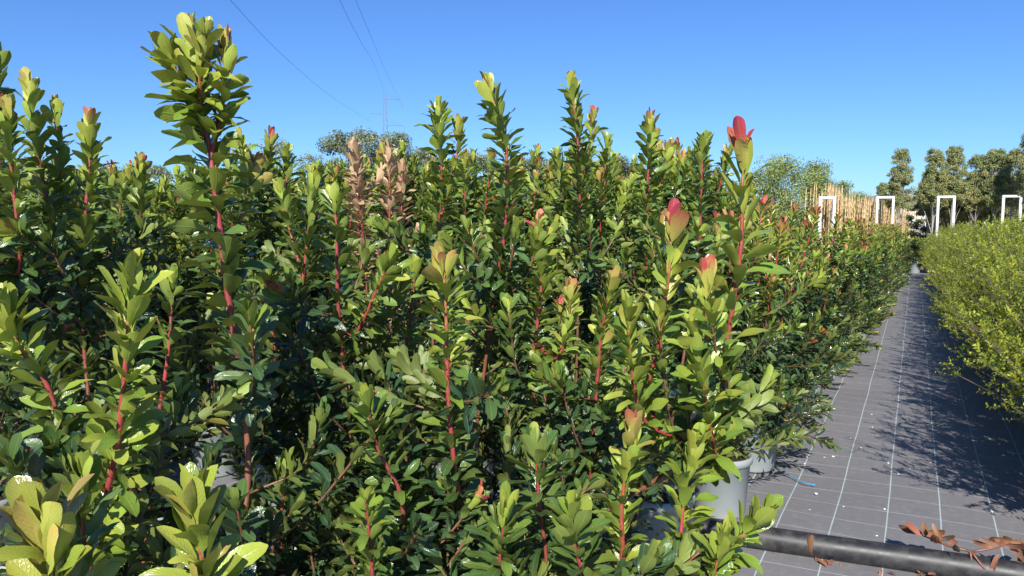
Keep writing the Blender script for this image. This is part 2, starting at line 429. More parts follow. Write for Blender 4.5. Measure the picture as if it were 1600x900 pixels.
def stem_mesh(path, r0, r1, tip_len, sides=6, brown=0.0, name='stem'):
    n = len(path)
    tot = sum((path[i] - path[i - 1]).length for i in range(1, n)); acc = 0; ages = []; rad = []
    for i in range(n):
        if i: acc += (path[i] - path[i - 1]).length
        d = tot - acc
        rad.append(min(r0, r1 + d * .016) * (1 + .06 * math.sin(i * 1.9)))
        ages.append(min(1, brown + d / tip_len))
    V, Q, T = tube_arrays(path, rad, sides)
    A = np.repeat(ages, sides); A = np.concatenate([A, [ages[0], ages[-1]]])
    return mesh_np(name, V, [Q, T], M['stem'], {'age': A})

# ------------------------------------------------------------------ pots
def pot_mesh(r=0.17, h=0.34):
    prof = [(0.0, 0.0), (r * .80, 0.0), (r * .82, 0.012), (r * .96, h - .05), (r * 1.0, h - .045), (r * 1.035, h - .04), (r * 1.04, h), (r * .985, h), (r * .975, h - .035)]
    n = 28; V = []; Q = []
    for (rr, z) in prof:
        for k in range(n):
            an = 2 * math.pi * k / n; V.append((rr * math.cos(an), rr * math.sin(an), z))
    for i in range(len(prof) - 1):
        for k in range(n):
            k2 = (k + 1) % n; Q.append((i * n + k, i * n + k2, (i + 1) * n + k2, (i + 1) * n + k))
    return mesh_np('pot', V, np.array(Q), M['pot'])
def soil_mesh(r=0.166, z=0.30):
    n = 28; V = [(0, 0, z + .012)] + [(r * f * math.cos(2 * math.pi * k / n), r * f * math.sin(2 * math.pi * k / n), z + 0.004 * math.sin(k * 2.7 + f * 3)) for f in (.5, 1) for k in range(n)]
    Tt = [(0, 1 + k, 1 + (k + 1) % n) for k in range(n)]
    Q = [(1 + k, 1 + n + k, 1 + n + (k + 1) % n, 1 + (k + 1) % n) for k in range(n)]
    return mesh_np('soil', V, [np.array(Q), np.array(Tt)], M['soil'])
POT, SOIL = pot_mesh(), soil_mesh()
def add_pot(root):
    p = link('pot', POT, root); s = link('soil', SOIL, p); return p

# ------------------------------------------------------------------ the near shrubs: every stem where the photograph has it
# each: label, stems [(points low->tip as (px, py, depth)), leaf length, tip, mid, low age, spacing, end angle, brownness], side branches, side ages, seed
G_FRONT = 'tall glossy-leaved shrubs in pots beside the path'
HERO = [
 dict(label='tallest shrub, thick red stem and broad olive head against the sky, left of centre', n=4, r=.0088, ages=(.42, .68, .88),
      stems=[([(388, 720, 2.12), (352, 430, 2.07), (328, 235, 2.05), (305, 120, 2.03), (300, 68, 2.03)], .128, .26, .46, .80, .0175, 74, 0),
             ([(330, 250, 2.05), (350, 150, 2.02), (352, 75, 2.01)], .095, .16, .42, .66, .017, 70, 0),
             ([(322, 215, 2.05), (285, 130, 2.02), (262, 82, 2.0)], .095, .34, .44, .66, .016, 70, 0),
             ([(318, 200, 2.05), (312, 120, 1.97), (318, 58, 1.96)], .095, .30, .42, .62, .016, 62, 0),
             ([(345, 420, 2.1), (380, 330, 2.14), (398, 262, 2.16)], .075, .05, .6, .8, .018, 70, 0)]),
 dict(label='light green upright shoot with pink-red stem beside the lower left corner', n=2, ages=(.5, .75, .95),
      stems=[([(150, 840, 1.78), (182, 700, 1.74), (197, 560, 1.70), (203, 440, 1.68)], .105, .37, .43, .54, .017, 60, 0)]),
 dict(label='shoot leaning left out of frame on a red stem at the left edge', n=4, ages=(.5, .75, .95),
      stems=[([(105, 740, 1.98), (78, 612, 1.93), (30, 540, 1.88), (12, 482, 1.84)], .10, .42, .52, .7, .017, 66, 0)]),
 dict(label='close yellow-green leaf rosette in the bottom left corner', n=2, ages=(.45, .7, .9),
      stems=[([(95, 1010, 1.26), (80, 900, 1.22), (68, 812, 1.20)], .112, .24, .34, .50, .012, 52, 0),
             ([(130, 900, 1.35), (128, 800, 1.34), (130, 745, 1.33)], .09, .45, .62, .8, .016, 55, 0)]),
 dict(label='close lime-green leaf rosette at the bottom edge, right of the corner rosette', n=2, ages=(.45, .7, .9),
      stems=[([(330, 1010, 1.36), (318, 890, 1.32), (300, 788, 1.30)], .105, .33, .36, .44, .012, 52, 0)]),
 dict(label='shrub with orange bud and long pink-red stem in the middle foreground', n=8, ages=(.55, .78, .95),
      stems=[([(722, 790, 2.22), (702, 640, 2.18), (697, 500, 2.16), (694, 415, 2.15)], .10, .16, .44, .74, .0175, 68, 0)]),
 dict(label='tall shrub with yellow-bronze tip just right of the central foreground shrub', n=8, ages=(.55, .75, .92),
      stems=[([(770, 480, 2.98), (790, 350, 2.93), (790, 230, 2.90), (766, 140, 2.88)], .105, .20, .60, .82, .0115, 58, 0)]),
 dict(label='tall bright green shrub with fresh pale tip behind the central foreground shrub', n=8, ages=(.5, .7, .9),
      stems=[([(678, 420, 3.55), (690, 290, 3.5), (684, 172, 3.48)], .10, .40, .56, .72, .0115, 62, .12),
             ([(692, 330, 3.5), (712, 250, 3.52), (716, 196, 3.52)], .085, .10, .45, .7, .017, 62, 0)]),
 dict(label='shrub with brown-red bare stem and dark crown, right of the tallest shrub', n=8, ages=(.6, .8, .98),
      stems=[([(542, 630, 2.66), (528, 470, 2.62), (526, 360, 2.60), (520, 305, 2.60)], .092, .42, .66, .85, .018, 72, .22),
             ([(556, 520, 2.60), (590, 450, 2.54), (610, 405, 2.50)], .09, .45, .58, .75, .016, 66, .1)]),
 dict(label='short leafy shrub with tan stem low in the middle foreground', n=7, ages=(.6, .8, .97),
      stems=[([(630, 800, 2.12), (590, 700, 2.08), (574, 628, 2.05)], .088, .52, .66, .82, .015, 62, .35),
             ([(580, 920, 1.92), (578, 850, 1.9), (572, 782, 1.87)], .078, .48, .6, .8, .015, 62, .3)]),
 dict(label='shrub with small red bud below the gap between two tall centre shrubs', n=8, ages=(.45, .66, .9),
      stems=[([(832, 580, 2.95), (845, 460, 2.92), (842, 352, 2.90)], .09, .02, .48, .7, .016, 60, .15),
             ([(870, 560, 2.75), (888, 500, 2.72), (892, 452, 2.70)], .075, .12, .44, .66, .016, 60, .1)]),
 dict(label='tall shrub with brick-red tip standing highest right of centre', n=9, ages=(.55, .75, .92),
      stems=[([(905, 400, 4.0), (905, 260, 3.95), (894, 132, 3.92)], .105, .06, .62, .8, .0115, 58, .1),
             ([(905, 300, 3.95), (922, 230, 3.95), (926, 180, 3.94)], .08, .08, .5, .75, .017, 56, .1)]),
 dict(label='shrub with single pointed red-brown tip, second tall one right of centre', n=9, ages=(.5, .72, .92),
      stems=[([(1010, 400, 4.05), (1012, 290, 4.02), (1016, 190, 4.0)], .10, .05, .52, .72, .012, 60, .1),
             ([(1015, 330, 4.05), (1038, 270, 4.05), (1044, 232, 4.04)], .085, .14, .5, .7, .017, 60, .1)]),
 dict(label='shrub with dark rounded knob of leaves at its tip, left of the red-tipped shoot', n=8, ages=(.55, .75, .92),
      stems=[([(1090, 420, 3.55), (1095, 310, 3.52), (1098, 222, 3.5)], .09, .62, .66, .75, .012, 62, .12)]),
 dict(label='pale green shrub with three red-tipped shoots, nearest the path', n=5, ages=(.42, .52, .78),
      stems=[([(1108, 680, 2.30), (1135, 540, 2.25), (1156, 400, 2.22), (1160, 300, 2.2), (1160, 235, 2.2)], .135, .02, .43, .52, .030, 42, 0),
             ([(1015, 640, 2.32), (1032, 520, 2.28), (1046, 420, 2.25), (1048, 356, 2.25)], .112, .02, .42, .52, .026, 38, 0),
             ([(1110, 600, 2.28), (1104, 510, 2.22), (1104, 436, 2.20)], .105, .03, .42, .50, .024, 40, 0),
             ([(1010, 660, 2.25), (985, 560, 2.16), (982, 490, 2.12)], .10, .42, .45, .55, .02, 42, 0),
             ([(1120, 720, 2.2), (1098, 600, 2.08), (1090, 520, 2.05)], .11, .44, .48, .60, .02, 44, 0)]),
 dict(label='front shrub with small orange bud on a low red stem right of centre', n=7, ages=(.45, .62, .9),
      stems=[([(962, 930, 2.02), (972, 780, 1.98), (990, 676, 1.95)], .092, .08, .46, .64, .018, 54, 0),
             ([(1080, 930, 2.05), (1150, 850, 2.0), (1192, 800, 1.97)], .092, .45, .5, .6, .014, 56, 0),
             ([(1090, 940, 2.0), (1120, 880, 1.95), (1130, 840, 1.93)], .085, .46, .52, .62, .014, 56, 0),
             ([(1050, 900, 2.1), (1070, 770, 2.12), (1090, 690, 2.12)], .10, .44, .46, .58, .017, 50, 0)]),
 dict(label='dark glossy shrub with large spotted leaves low right of the middle', n=6, ages=(.72, .86, 1.0),
      stems=[([(770, 950, 1.95), (782, 860, 1.90), (788, 800, 1.87)], .095, .46, .72, .9, .014, 72, .2),
             ([(850, 900, 2.05), (842, 780, 2.02), (836, 700, 2.0)], .10, .66, .82, .95, .017, 74, .4),
             ([(905, 930, 1.9), (898, 850, 1.86), (892, 800, 1.84)], .095, .56, .74, .9, .014, 70, .2)]),
 dict(label='shrub with bronze tip rising second from the left edge', n=8, ages=(.55, .78, .97),
      stems=[([(95, 430, 2.95), (70, 300, 2.92), (52, 200, 2.9), (44, 135, 2.9)], .10, .18, .52, .75, .018, 58, .1),
             ([(95, 420, 3.0), (95, 280, 3.0), (88, 172, 3.0)], .09, .18, .55, .75, .018, 58, .1)]),
 dict(label='shrub with dark bronze tip, third from the left edge', n=8, ages=(.6, .8, .97),
      stems=[([(130, 520, 2.85), (132, 360, 2.82), (140, 260, 2.8), (140, 198, 2.8)], .10, .14, .52, .78, .018, 60, .05)]),
 dict(label='shrub cut by the left edge with its tip reaching highest there', n=7, ages=(.6, .8, .97),
      stems=[([(-10, 460, 2.7), (-12, 250, 2.65), (-8, 100, 2.62)], .10, .5, .62, .8, .018, 60, 0),
             ([(30, 420, 2.6), (18, 270, 2.55), (10, 175, 2.52)], .095, .12, .55, .78, .018, 58, 0)]),
 dict(label='small dark shrub with red tip against the sky left of the tallest shrub', n=8, ages=(.65, .82, 1.0),
      stems=[([(212, 480, 3.4), (218, 360, 3.4), (220, 258, 3.38)], .09, .06, .62, .85, .016, 60, .1)]),
 dict(label='dark leafy shrub with olive crown behind the brown-stemmed shrub', n=9, ages=(.66, .84, 1.0),
      stems=[([(470, 480, 3.2), (480, 380, 3.2), (490, 275, 3.18)], .10, .42, .68, .88, .016, 60, .1),
             ([(470, 420, 3.2), (450, 350, 3.22), (440, 300, 3.22)], .09, .42, .64, .85, .016, 60, .1)]),
 dict(label='shrub of mid-green leaves hidden low behind the tallest shrub', n=7, ages=(.6, .8, .97),
      stems=[([(440, 760, 2.7), (430, 560, 2.68), (420, 420, 2.66)], .09, .45, .62, .85, .017, 66, .1)]),
 dict(label='shrub of dull green leaves low between the left edge and the tallest shrub', n=4, ages=(.75, .88, 1.0),
      stems=[([(240, 700, 2.5), (262, 560, 2.5), (270, 440, 2.5)], .09, .5, .7, .9, .017, 66, .1)]),
 dict(label='dense leafy shrub filling behind the orange-bud shoot at centre', n=11, ages=(.5, .7, .93),
      stems=[([(620, 640, 2.95), (640, 500, 2.92), (650, 420, 2.9)], .085, .42, .6, .8, .016, 64, .1)]),
 dict(label='dense leafy shrub between the centre shrub and the pale red-tipped one', n=11, ages=(.48, .66, .9),
      stems=[([(930, 640, 2.7), (940, 520, 2.66), (958, 440, 2.62)], .085, .16, .5, .75, .016, 60, .1)]),
 dict(label='dark low shrub in the shade at the bottom between the two left shoots', n=3, ages=(.8, .9, 1.0),
      stems=[([(430, 900, 2.2), (440, 800, 2.18), (450, 730, 2.16)], .085, .6, .8, .95, .016, 66, .3)]),
]

def view_ok(p, margin=260):
    q = project(p)
    return q is not None and q[2] > 1.0

def side_branch(origin, rng, base_z, top_z, spread, L, ages, idx, root_loc, narrow=False, sp=.0085):
    az = rng.uniform(0, 2 * math.pi)
    out = Vector((math.cos(az), math.sin(az), 0))
    rise = top_z - base_z
    p0 = origin
    p1 = p0 + out * spread * .55 + Vector((0, 0, rise * .32))
    p2 = p0 + out * spread * rng.uniform(.85, 1.1) + Vector((rng.gauss(0, .03), rng.gauss(0, .03), rise))
    path = smooth_path([p0, p1, p2], 9)
    red = rng.random() < .06
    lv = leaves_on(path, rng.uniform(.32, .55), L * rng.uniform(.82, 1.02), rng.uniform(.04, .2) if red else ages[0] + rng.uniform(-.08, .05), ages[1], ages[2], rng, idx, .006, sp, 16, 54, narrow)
    return path, lv

plants = []
for hi, h in enumerate(HERO):
    rng = random.Random(100 + hi)
    worlds = [[at(*p) for p in s[0]] for s in h['stems']]
    lead = worlds[0]; foot = lead[0]
    dirn = (lead[0] - lead[1]).normalized()
    ext = foot + Vector((dirn.x, dirn.y, 0)) * 0.25
    plants.append(dict(h=h, worlds=worlds, pot=Vector((min(ext.x, -1.05), ext.y, 0)), rng=rng))
# pots stand side by side, not inside one another
for it in range(60):
    for i in range(len(plants)):
        for j in range(i):
            a, b = plants[i]['pot'], plants[j]['pot']; d = a - b; L_ = d.length
            if L_ < 0.40:
                d = d / L_ if L_ > 1e-4 else Vector((1, 0, 0)); a += d * (0.40 - L_) * .5; b -= d * (0.40 - L_) * .5
    for p in plants: p['pot'].x = min(p['pot'].x, -1.05)

for p in plants:
    h, rng = p['h'], p['rng']; base = p['pot']; p['stems'] = []; p['leaves'] = []
    top = Vector((base.x, base.y, .31))
    for si, (s, w) in enumerate(zip(h['stems'], p['worlds'])):
        pts = list(w)
        on_leader = False
        if si:                                             # a fork if it starts near the leader, else its own stem from the pot
            lp = p['stems'][0][1]
            d, q = min(((pts[0] - q).length, q) for q in lp)
            if d < 0.22: pts = [q] + pts if d > .02 else pts; on_leader = True
        if not on_leader:
            f = pts[0]; midp = top.lerp(f, .55) + Vector((0, 0, -.04))
            pts = ([top, midp] if (f - top).length > .45 else [top]) + pts
        path = smooth_path(pts, 10 + 5 * len(pts))
        tot = sum((path[i] - path[i - 1]).length for i in range(1, len(path)))
        r0 = h.get('r', .0068) if si == 0 else 0.0052
        leafy = min(tot * .95, 0.95) if not on_leader else tot * .9
        lv = leaves_on(path, leafy, s[1], s[2], s[3], s[4], rng, len(p['stems']), .005, s[5] * (.50 if s[5] > .022 else .46 if s[5] < .0125 else .36), 12, (s[6] - 17 if s[6] > 52 else s[6] - 5), reach=.16 if s[6] > 60 else .3, lowdark=False)
        p['stems'].append(('stem', path, r0, s[7], 1.5)); p['leaves'] += lv
    lead = p['stems'][0][1]; ztop = lead[-1].z
    for k in range(h['n'] * 2 + 4):
        for tries in range(6):
            f = rng.uniform(.02, .70); o = lead[int(f * (len(lead) - 1))]
            tz = min(max(o.z + rng.uniform(.10, .5), .45), ztop - .30, 1.42 if project(lead[-1])[2] < 2.5 else 1.62)
            if tz < o.z + .08: continue
            dk = .12 if h['stems'][0][0][-1][0] < 760 else 0
            path, lv = side_branch(o, rng, o.z, tz, rng.uniform(.14, .36), .086, tuple(min(1, v + dk) for v in h['ages']), len(p['stems']), base)
            q = project(path[-1])
            if q and q[2] > 1.55 and path[-1].x < -0.38 and not (1130 < q[0] < 1240 and 630 < q[1] < 860): break
        else: continue
        p['stems'].append(('side_branch', path, .0038, .72, 1.2)); p['leaves'] += lv

# which leaves the lens sees: the largest become parts of their own
bv, bf, owner = [], [], []
allv = []
for p in plants:
    for lf in p['leaves']:
        allv.append(lf); m_ = lf.m; k = len(bv)
        w = .2
        bv += [m_ @ Vector((0, .08, 0)), m_ @ Vector((-w, .6, 0)), m_ @ Vector((0, 1, -.1)), m_ @ Vector((w, .6, 0))]
        bf.append((k, k + 1, k + 2, k + 3)); owner.append(len(allv) - 1)
bvh = BVHTree.FromPolygons(bv, bf)
for i, lf in enumerate(allv):
    hit = 0; c = lf.m @ Vector((0, .55, 0)); q = project(c)
    if q is None or not (-20 < q[0] < 1620 and -20 < q[1] < 920): continue
    L_ = lf.m.col[1].length
    if L_ * FPX / q[2] < 20: continue
    for t in ((0, .55), (0, .85), (-.12, .6), (.12, .6), (0, .3)):
        tgt = lf.m @ Vector((t[0], t[1], -.03)); d = tgt - CAM
        r = bvh.ray_cast(CAM, d.normalized(), d.length + .3)
        if r[2] == i: hit += 1
    a = project(lf.m @ Vector((0, 0, 0))); b = project(lf.m @ Vector((0, 1, 0)))
    if hit and a and b: lf.vis = hit * (math.hypot(a[0] - b[0], a[1] - b[1]) + 10)
n_leaf = 0
for p in plants:
    h = p['h']; base = p['pot']
    root = thing('potted_shrub', base, h['label'], 'shrub', G_FRONT)
    add_pot(root)
    show = sorted([l for l in p['leaves'] if l.vis > 0], key=lambda l: -l.vis)[:230]
    ids = set(id(l) for l in show)
    off = Matrix.Translation(-base)
    so = []
    for nm, path, r0, brown, tl in p['stems']:
        o = link(nm, stem_mesh([q - base for q in path], r0, .0024, tl, 7 if nm == 'stem' else 5, brown, nm), root); so.append(o)
    for l in show:
        o = bpy.data.objects.new('leaf', leaf_mesh(l.shape, l.age, M['leaf'])); COL.objects.link(o)
        o.parent = so[l.stem]; o.matrix_basis = off @ l.m; n_leaf += 1
    rest = [l for l in p['leaves'] if id(l) not in ids]
    if rest:
        for l in rest: l.m = off @ l.m
        tag(link('foliage', merged_leaves('foliage', rest, M['leaf']), root), kind='stuff')
print('near plants', len(plants), 'leaf objects', n_leaf, 'of', len(allv))

# ------------------------------------------------------------------ shrubs further in: a few kinds, copied pot by pot
def shrub_kind(seed, height, n_lead, n_side, L, ages, narrow=False, spread=.34, mat='leaf', sp=.0066, skirt=0):
    rng = random.Random(seed); parts = []; leaves = []
    for k in range(n_lead):
        az = rng.uniform(0, 6.28); rr = 0 if k == 0 else rng.uniform(.08, .22)
        hh = height * (1 if k == 0 else rng.uniform(.70, 1.08) if narrow else rng.uniform(.84, 1.0))
        tip = Vector((rr * math.cos(az) * 1.3 + rng.gauss(0, .04), rr * math.sin(az) * 1.3 + rng.gauss(0, .04), hh))
        path = smooth_path([Vector((0, 0, .31)), Vector((rr * .6 * math.cos(az), rr * .6 * math.sin(az), .31 + (hh - .31) * .5)), tip], 12)
        red = rng.random() < (.92 if narrow else .75)
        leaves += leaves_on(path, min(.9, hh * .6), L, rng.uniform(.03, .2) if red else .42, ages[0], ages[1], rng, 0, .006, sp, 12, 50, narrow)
        parts.append((path, .008 if k == 0 else .006))
    for k in range(n_side):
        lead = parts[rng.randrange(n_lead)][0]
        o = lead[rng.randrange(0, 10)]
        tz = min(o.z + rng.uniform(.04 if o.z < .6 else .15, .5), height - .06)
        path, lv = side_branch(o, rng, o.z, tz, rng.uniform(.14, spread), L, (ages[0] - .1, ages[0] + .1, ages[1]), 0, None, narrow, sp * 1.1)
        parts.append((path, .0045)); leaves += lv
    for k in range(skirt):
        path, lv = side_branch(Vector((0, 0, .33)), rng, .33, rng.uniform(.24, .58), rng.uniform(.32, .54), L, (ages[0], ages[1], 1.0), 0, None, narrow, sp)
        parts.append((path, .004)); leaves += lv
    sts = [stem_mesh(pp, r, .0022, 1.3, 5, .12, 'stem') for pp, r in parts if r > .005]
    inner = [tube_arrays(pp, [.004 - .002 * i / len(pp) for i in range(len(pp))], 4, False) for pp, r in parts if r <= .005]
    V, F = join_arrays(inner)
    sts.append(mesh_np('side_branches', V, F, M['stem'], {'age': np.full(len(V), .9)}))
    return sts, merged_leaves('foliage', leaves, M[mat])
def place_shrub(kind, loc, rz, sc, label, group, first_pot=True, stems=99, name='potted_shrub'):
    root = thing(name, loc, label, 'shrub', group); root.rotation_euler[2] = rz
    add_pot(root)
    for s in kind[0][:stems]:
        o = link(s.name.split('.')[0], s, root); o.scale = (1, 1, sc)
        if o.name.startswith('side'): o['kind'] = 'stuff'
    o = link('foliage', kind[1], root); o.scale = (1, 1, sc); tag(o, kind='stuff')
    return root

TALL = [shrub_kind(300 + i, 2.0, 6, 34, .096, (.58 + .04 * (i % 3), .88)) for i in range(7)]
LOW = [shrub_kind(340 + i, 1.45, 5, 44, .088, (.56 + .05 * (i % 3), .9), skirt=16) for i in range(4)]
NARROW = [shrub_kind(360 + i, 1.68, 12, 40, .092, (.47, .80), True, .34, sp=.0082, skirt=(6 if i == 0 else 26)) for i in range(4)]
BRONZE = [shrub_kind(380 + i, 2.0, 2, 5, .095, (.3, .8), False, .16, 'leaf_bronze', sp=.0075) for i in range(2)]

# faded shrubs standing behind the brown-stemmed one
for k, (px, py, d, lab) in enumerate([(562, 232, 4.3, 'left of the two faded pink-brown shrubs among green ones'), (607, 238, 4.35, 'right of the two faded pink-brown shrubs among green ones')]):
    tp = at(px, py, d)
    place_shrub(BRONZE[k], (tp.x, tp.y, 0), 1.0 + k, tp.z / 2.0, lab, 'faded shrubs')

ORD = 'first second third fourth fifth sixth seventh eighth ninth tenth eleventh twelfth thirteenth fourteenth fifteenth sixteenth seventeenth eighteenth nineteenth twentieth twenty-first twenty-second twenty-third twenty-fourth twenty-fifth twenty-sixth twenty-seventh twenty-eighth twenty-ninth thirtieth'.split()
# narrow-leaved shrubs along the path edge, then lower ones receding
strip = [(-.92, 4.3, .98, 'dark narrow-leaved shrub in the grey pot at the path edge behind the nearest pale shrub'),
         (-.90, 5.2, .98, 'narrow-leaved shrub with red tips, second from the visible pot along the path'),
         (-.91, 6.05, .97, 'narrow-leaved shrub, third from the visible pot along the path')]
for k, (x, y, sc, lab) in enumerate(strip):
    place_shrub(NARROW[k], (x, y, 0), k * 1.7 + .4, sc, lab, 'narrow-leaved shrubs along the path')
rng = random.Random(77)
y = 6.95; k = 0
while y < 25.5:
    kind = (NARROW[1:] + LOW)[(k * 3 + 5) % 7]
    hgt = max(.84, .96 - (y - 6.9) * .010)
    place_shrub(kind, (-.86 + .024 * (y - 7) + rng.gauss(0, .03), y, 0), rng.uniform(0, 6.28), hgt, '%s red-tipped shrub back from the visible grey pot along the left of the path' % ORD[k + 3], 'low shrubs lining the path')
    y += .78; k += 1
for k, (x, y) in enumerate([(-.62, 26.6), (.05, 27.0), (.72, 26.7), (-.25, 27.9), (.45, 28.0), (-1.3, 27.2)]):
    place_shrub(LOW[k % 4], (x, y, -.02), k * 1.1, .72 + .05 * (k % 3), 'low shrub among those closing the far end of the path', 'low shrubs at the end of the path')
# the block behind the front plants
taken = [p['pot'] for p in plants] + [Vector((x, y, 0)) for x, y, _, _ in strip]
taken += [Vector((at(562, 232, 4.3).x, at(562, 232, 4.3).y, 0)), Vector((at(607, 238, 4.35).x, at(607, 238, 4.35).y, 0))]
cnt = 0
for ix in range(11):
    for iy in range(34):
        x = -1.72 - .74 * ix + rng.gauss(0, .05); y = .2 + .72 * iy + (.36 if ix % 2 else 0) + rng.gauss(0, .05)
        q = project((x, y, 1.8))
        if q is None or q[0] < -160 or q[0] > 1420 or q[2] < 3.3 or q[2] > 12: continue
        if any((Vector((x, y, 0)) - t).length < .5 for t in taken): continue
        if y > 8.2 and ix > 5 and (ix + iy) % 2: continue
        lim = 1.09 if y < 7.0 else max(.80, 1.06 - (y - 7.0) * .05)
        sc = lim * rng.uniform(.90, 1.03) * (.95 if q[0] < 520 else 1.03)
        if y < 7.5:
            zone = next(t for lim_, t in ((150, 'behind the bronze-tipped shrubs by the left edge'), (300, 'between the left edge shrubs and the tallest shrub'), (430, 'just right of the tallest shrub, behind its stem'),
                (520, 'behind the brown-stemmed shrub with the dark crown'), (650, 'around the two faded pink-brown shrubs'), (760, 'behind the tall bright green shrub at centre'), (860, 'behind the tall yellow-bronze tipped shrub'),
                (980, 'behind the tall brick-red tipped shrub'), (1100, 'behind the red-brown tipped shrub right of centre'), (9999, 'between the three red-tipped shoots and the green trees')) if q[0] < lim_)
            lab, grp, kind = 'red-tipped green shrub ' + zone, 'shrubs crowded ' + zone, TALL[rng.randrange(7)]
        else:
            lab, grp, kind = 'small far shrub among the tips at the back of the shrub block', 'shrubs at the back of the block', TALL[rng.randrange(7)]
        place_shrub(kind, (x, y, 0), rng.uniform(0, 6.28), sc, lab, grp); cnt += 1
print('block shrubs', cnt)

# ------------------------------------------------------------------ small leaves in bulk (hedge shrubs and tree crowns)
def diamonds(name, P, D, Nn, L, Wd, age, mat, rnd=None):
    """P positions, D leaf directions, Nn normals (unit rows)"""
    n = len(P); X = np.cross(D, Nn); X /= np.linalg.norm(X, axis=1, keepdims=True) + 1e-9
    L = L[:, None]; Wd = Wd[:, None]
    V = np.stack([P, P + D * L * .55 - X * Wd + Nn * Wd * .25, P + D * L, P + D * L * .55 + X * Wd + Nn * Wd * .25], 1).reshape(-1, 3)
    idx = np.arange(n)[:, None] * 4
    F = np.concatenate([idx + np.array([[0, 2, 1]]), idx + np.array([[0, 3, 2]])])
    rnd = NP.random(n) if rnd is None else rnd
    return mesh_np(name, V, [F], mat, {'age': np.repeat(age, 4), 'rnd': np.repeat(rnd, 4)}, None, False)
def unit(a): return a / (np.linalg.norm(a, axis=1, keepdims=True) + 1e-9)

def hedge_shrub_kind(seed, height=1.3):
    g = np.random.default_rng(seed); P, D, Nn, A = [], [], [], []; stems = []
    for k in range(96):
        az = g.uniform(0, 2 * math.pi); lean = g.uniform(0, 1) ** .75 * 1.30
        ln = height * g.uniform(.72, 1.02) * (1 - .30 * (lean / 1.30) ** 2)
        out = np.array([math.cos(az), math.sin(az), 0])
        u = np.linspace(0, 1, 9)[:, None]
        th = lean * (.45 + .55 * u)
        step = ln / 8 * (np.sin(th) * out + np.cos(th) * np.array([0, 0, 1]))
        pts = np.array([0, 0, .2]) + out * .04 + np.cumsum(step, 0)
        stems.append(pts)
        for j in range(17):
            s = g.uniform(.22, 1.0); i0 = min(7, int(s * 8)); fr = s * 8 - i0
            b = pts[i0] * (1 - fr) + pts[i0 + 1] * fr
            t = unit((pts[i0 + 1] - pts[i0])[None])[0]
            tw = t * .8 + g.normal(0, .5, 3); tw[2] += .25; tw /= np.linalg.norm(tw)
            tl = g.uniform(.06, .16) if s < .97 else .12
            nl = 17; v = np.linspace(.08, 1, nl)[:, None]
            pp = b + tw * tl * v
            side = unit(np.cross(np.tile(tw, (nl, 1)), g.normal(0, 1, (nl, 3))))
            d = unit(tw * .65 + side * .85)
            nn = unit(np.cross(side, d) * .3 + tw * .5 - side * .3 + np.array([0, 0, .2]) + out * .5)
            P.append(pp); D.append(d); Nn.append(nn)
            A.append(np.clip(.72 - .55 * s * v[:, 0] + g.normal(0, .1, nl), 0, 1))
    P, D, Nn, A = map(np.concatenate, (P, D, Nn, A))
    D = unit(D - Nn * (D * Nn).sum(1, keepdims=True) * .8)
    n = len(P)
    fol = diamonds('foliage', P, D, Nn, g.uniform(.017, .030, n), g.uniform(.005, .0085, n), A, M['hedge_leaf'])
    br = join_arrays([tube_arrays([Vector(q) for q in pts[::2]], [.006, .005, .004, .003, .002], 4, False) for pts in stems])
    return fol, mesh_np('branches', br[0], br[1], M['bark'])
HEDGE = [hedge_shrub_kind(500 + i) for i in range(4)]
rng = random.Random(9); k = 0
def hedge_shrub(x, y, sc, label, group):
    global k
    root = thing('fine_leaved_shrub', (x, y, 0), label, 'shrub', group); root.rotation_euler[2] = rng.uniform(0, 6.28)
    add_pot(root)
    f, b = HEDGE[k % 4]; k += 1
    o = link('foliage', f, root); o.scale = (sc, sc, sc * 1.04); tag(o, kind='stuff')
    o = link('branches', b, root); o.scale = (sc, sc, sc * 1.04)
ys = [4.75 + .82 * i for i in range(25)]
for i, yy in enumerate(ys):
    hh = .95 if i < 6 else max(.86, .98 - .006 * i)
    lab = ['yellow-green fine-leaved shrub nearest the lens at the right edge of the path', 'second yellow-green fine-leaved shrub along the right side of the path'][i] if i < 2 else '%s yellow-green fine-leaved shrub along the right side of the path' % ORD[i]
    hedge_shrub(.98 - .006 * i + rng.gauss(0, .03), yy, hh, lab, 'yellow-green shrubs right of the path')
for i in range(20):
    hedge_shrub(1.86 + rng.gauss(0, .04), 6.0 + .88 * i, .95, 'yellow-green fine-leaved shrub in the row behind the path-side one', 'yellow-green shrubs in the second row')

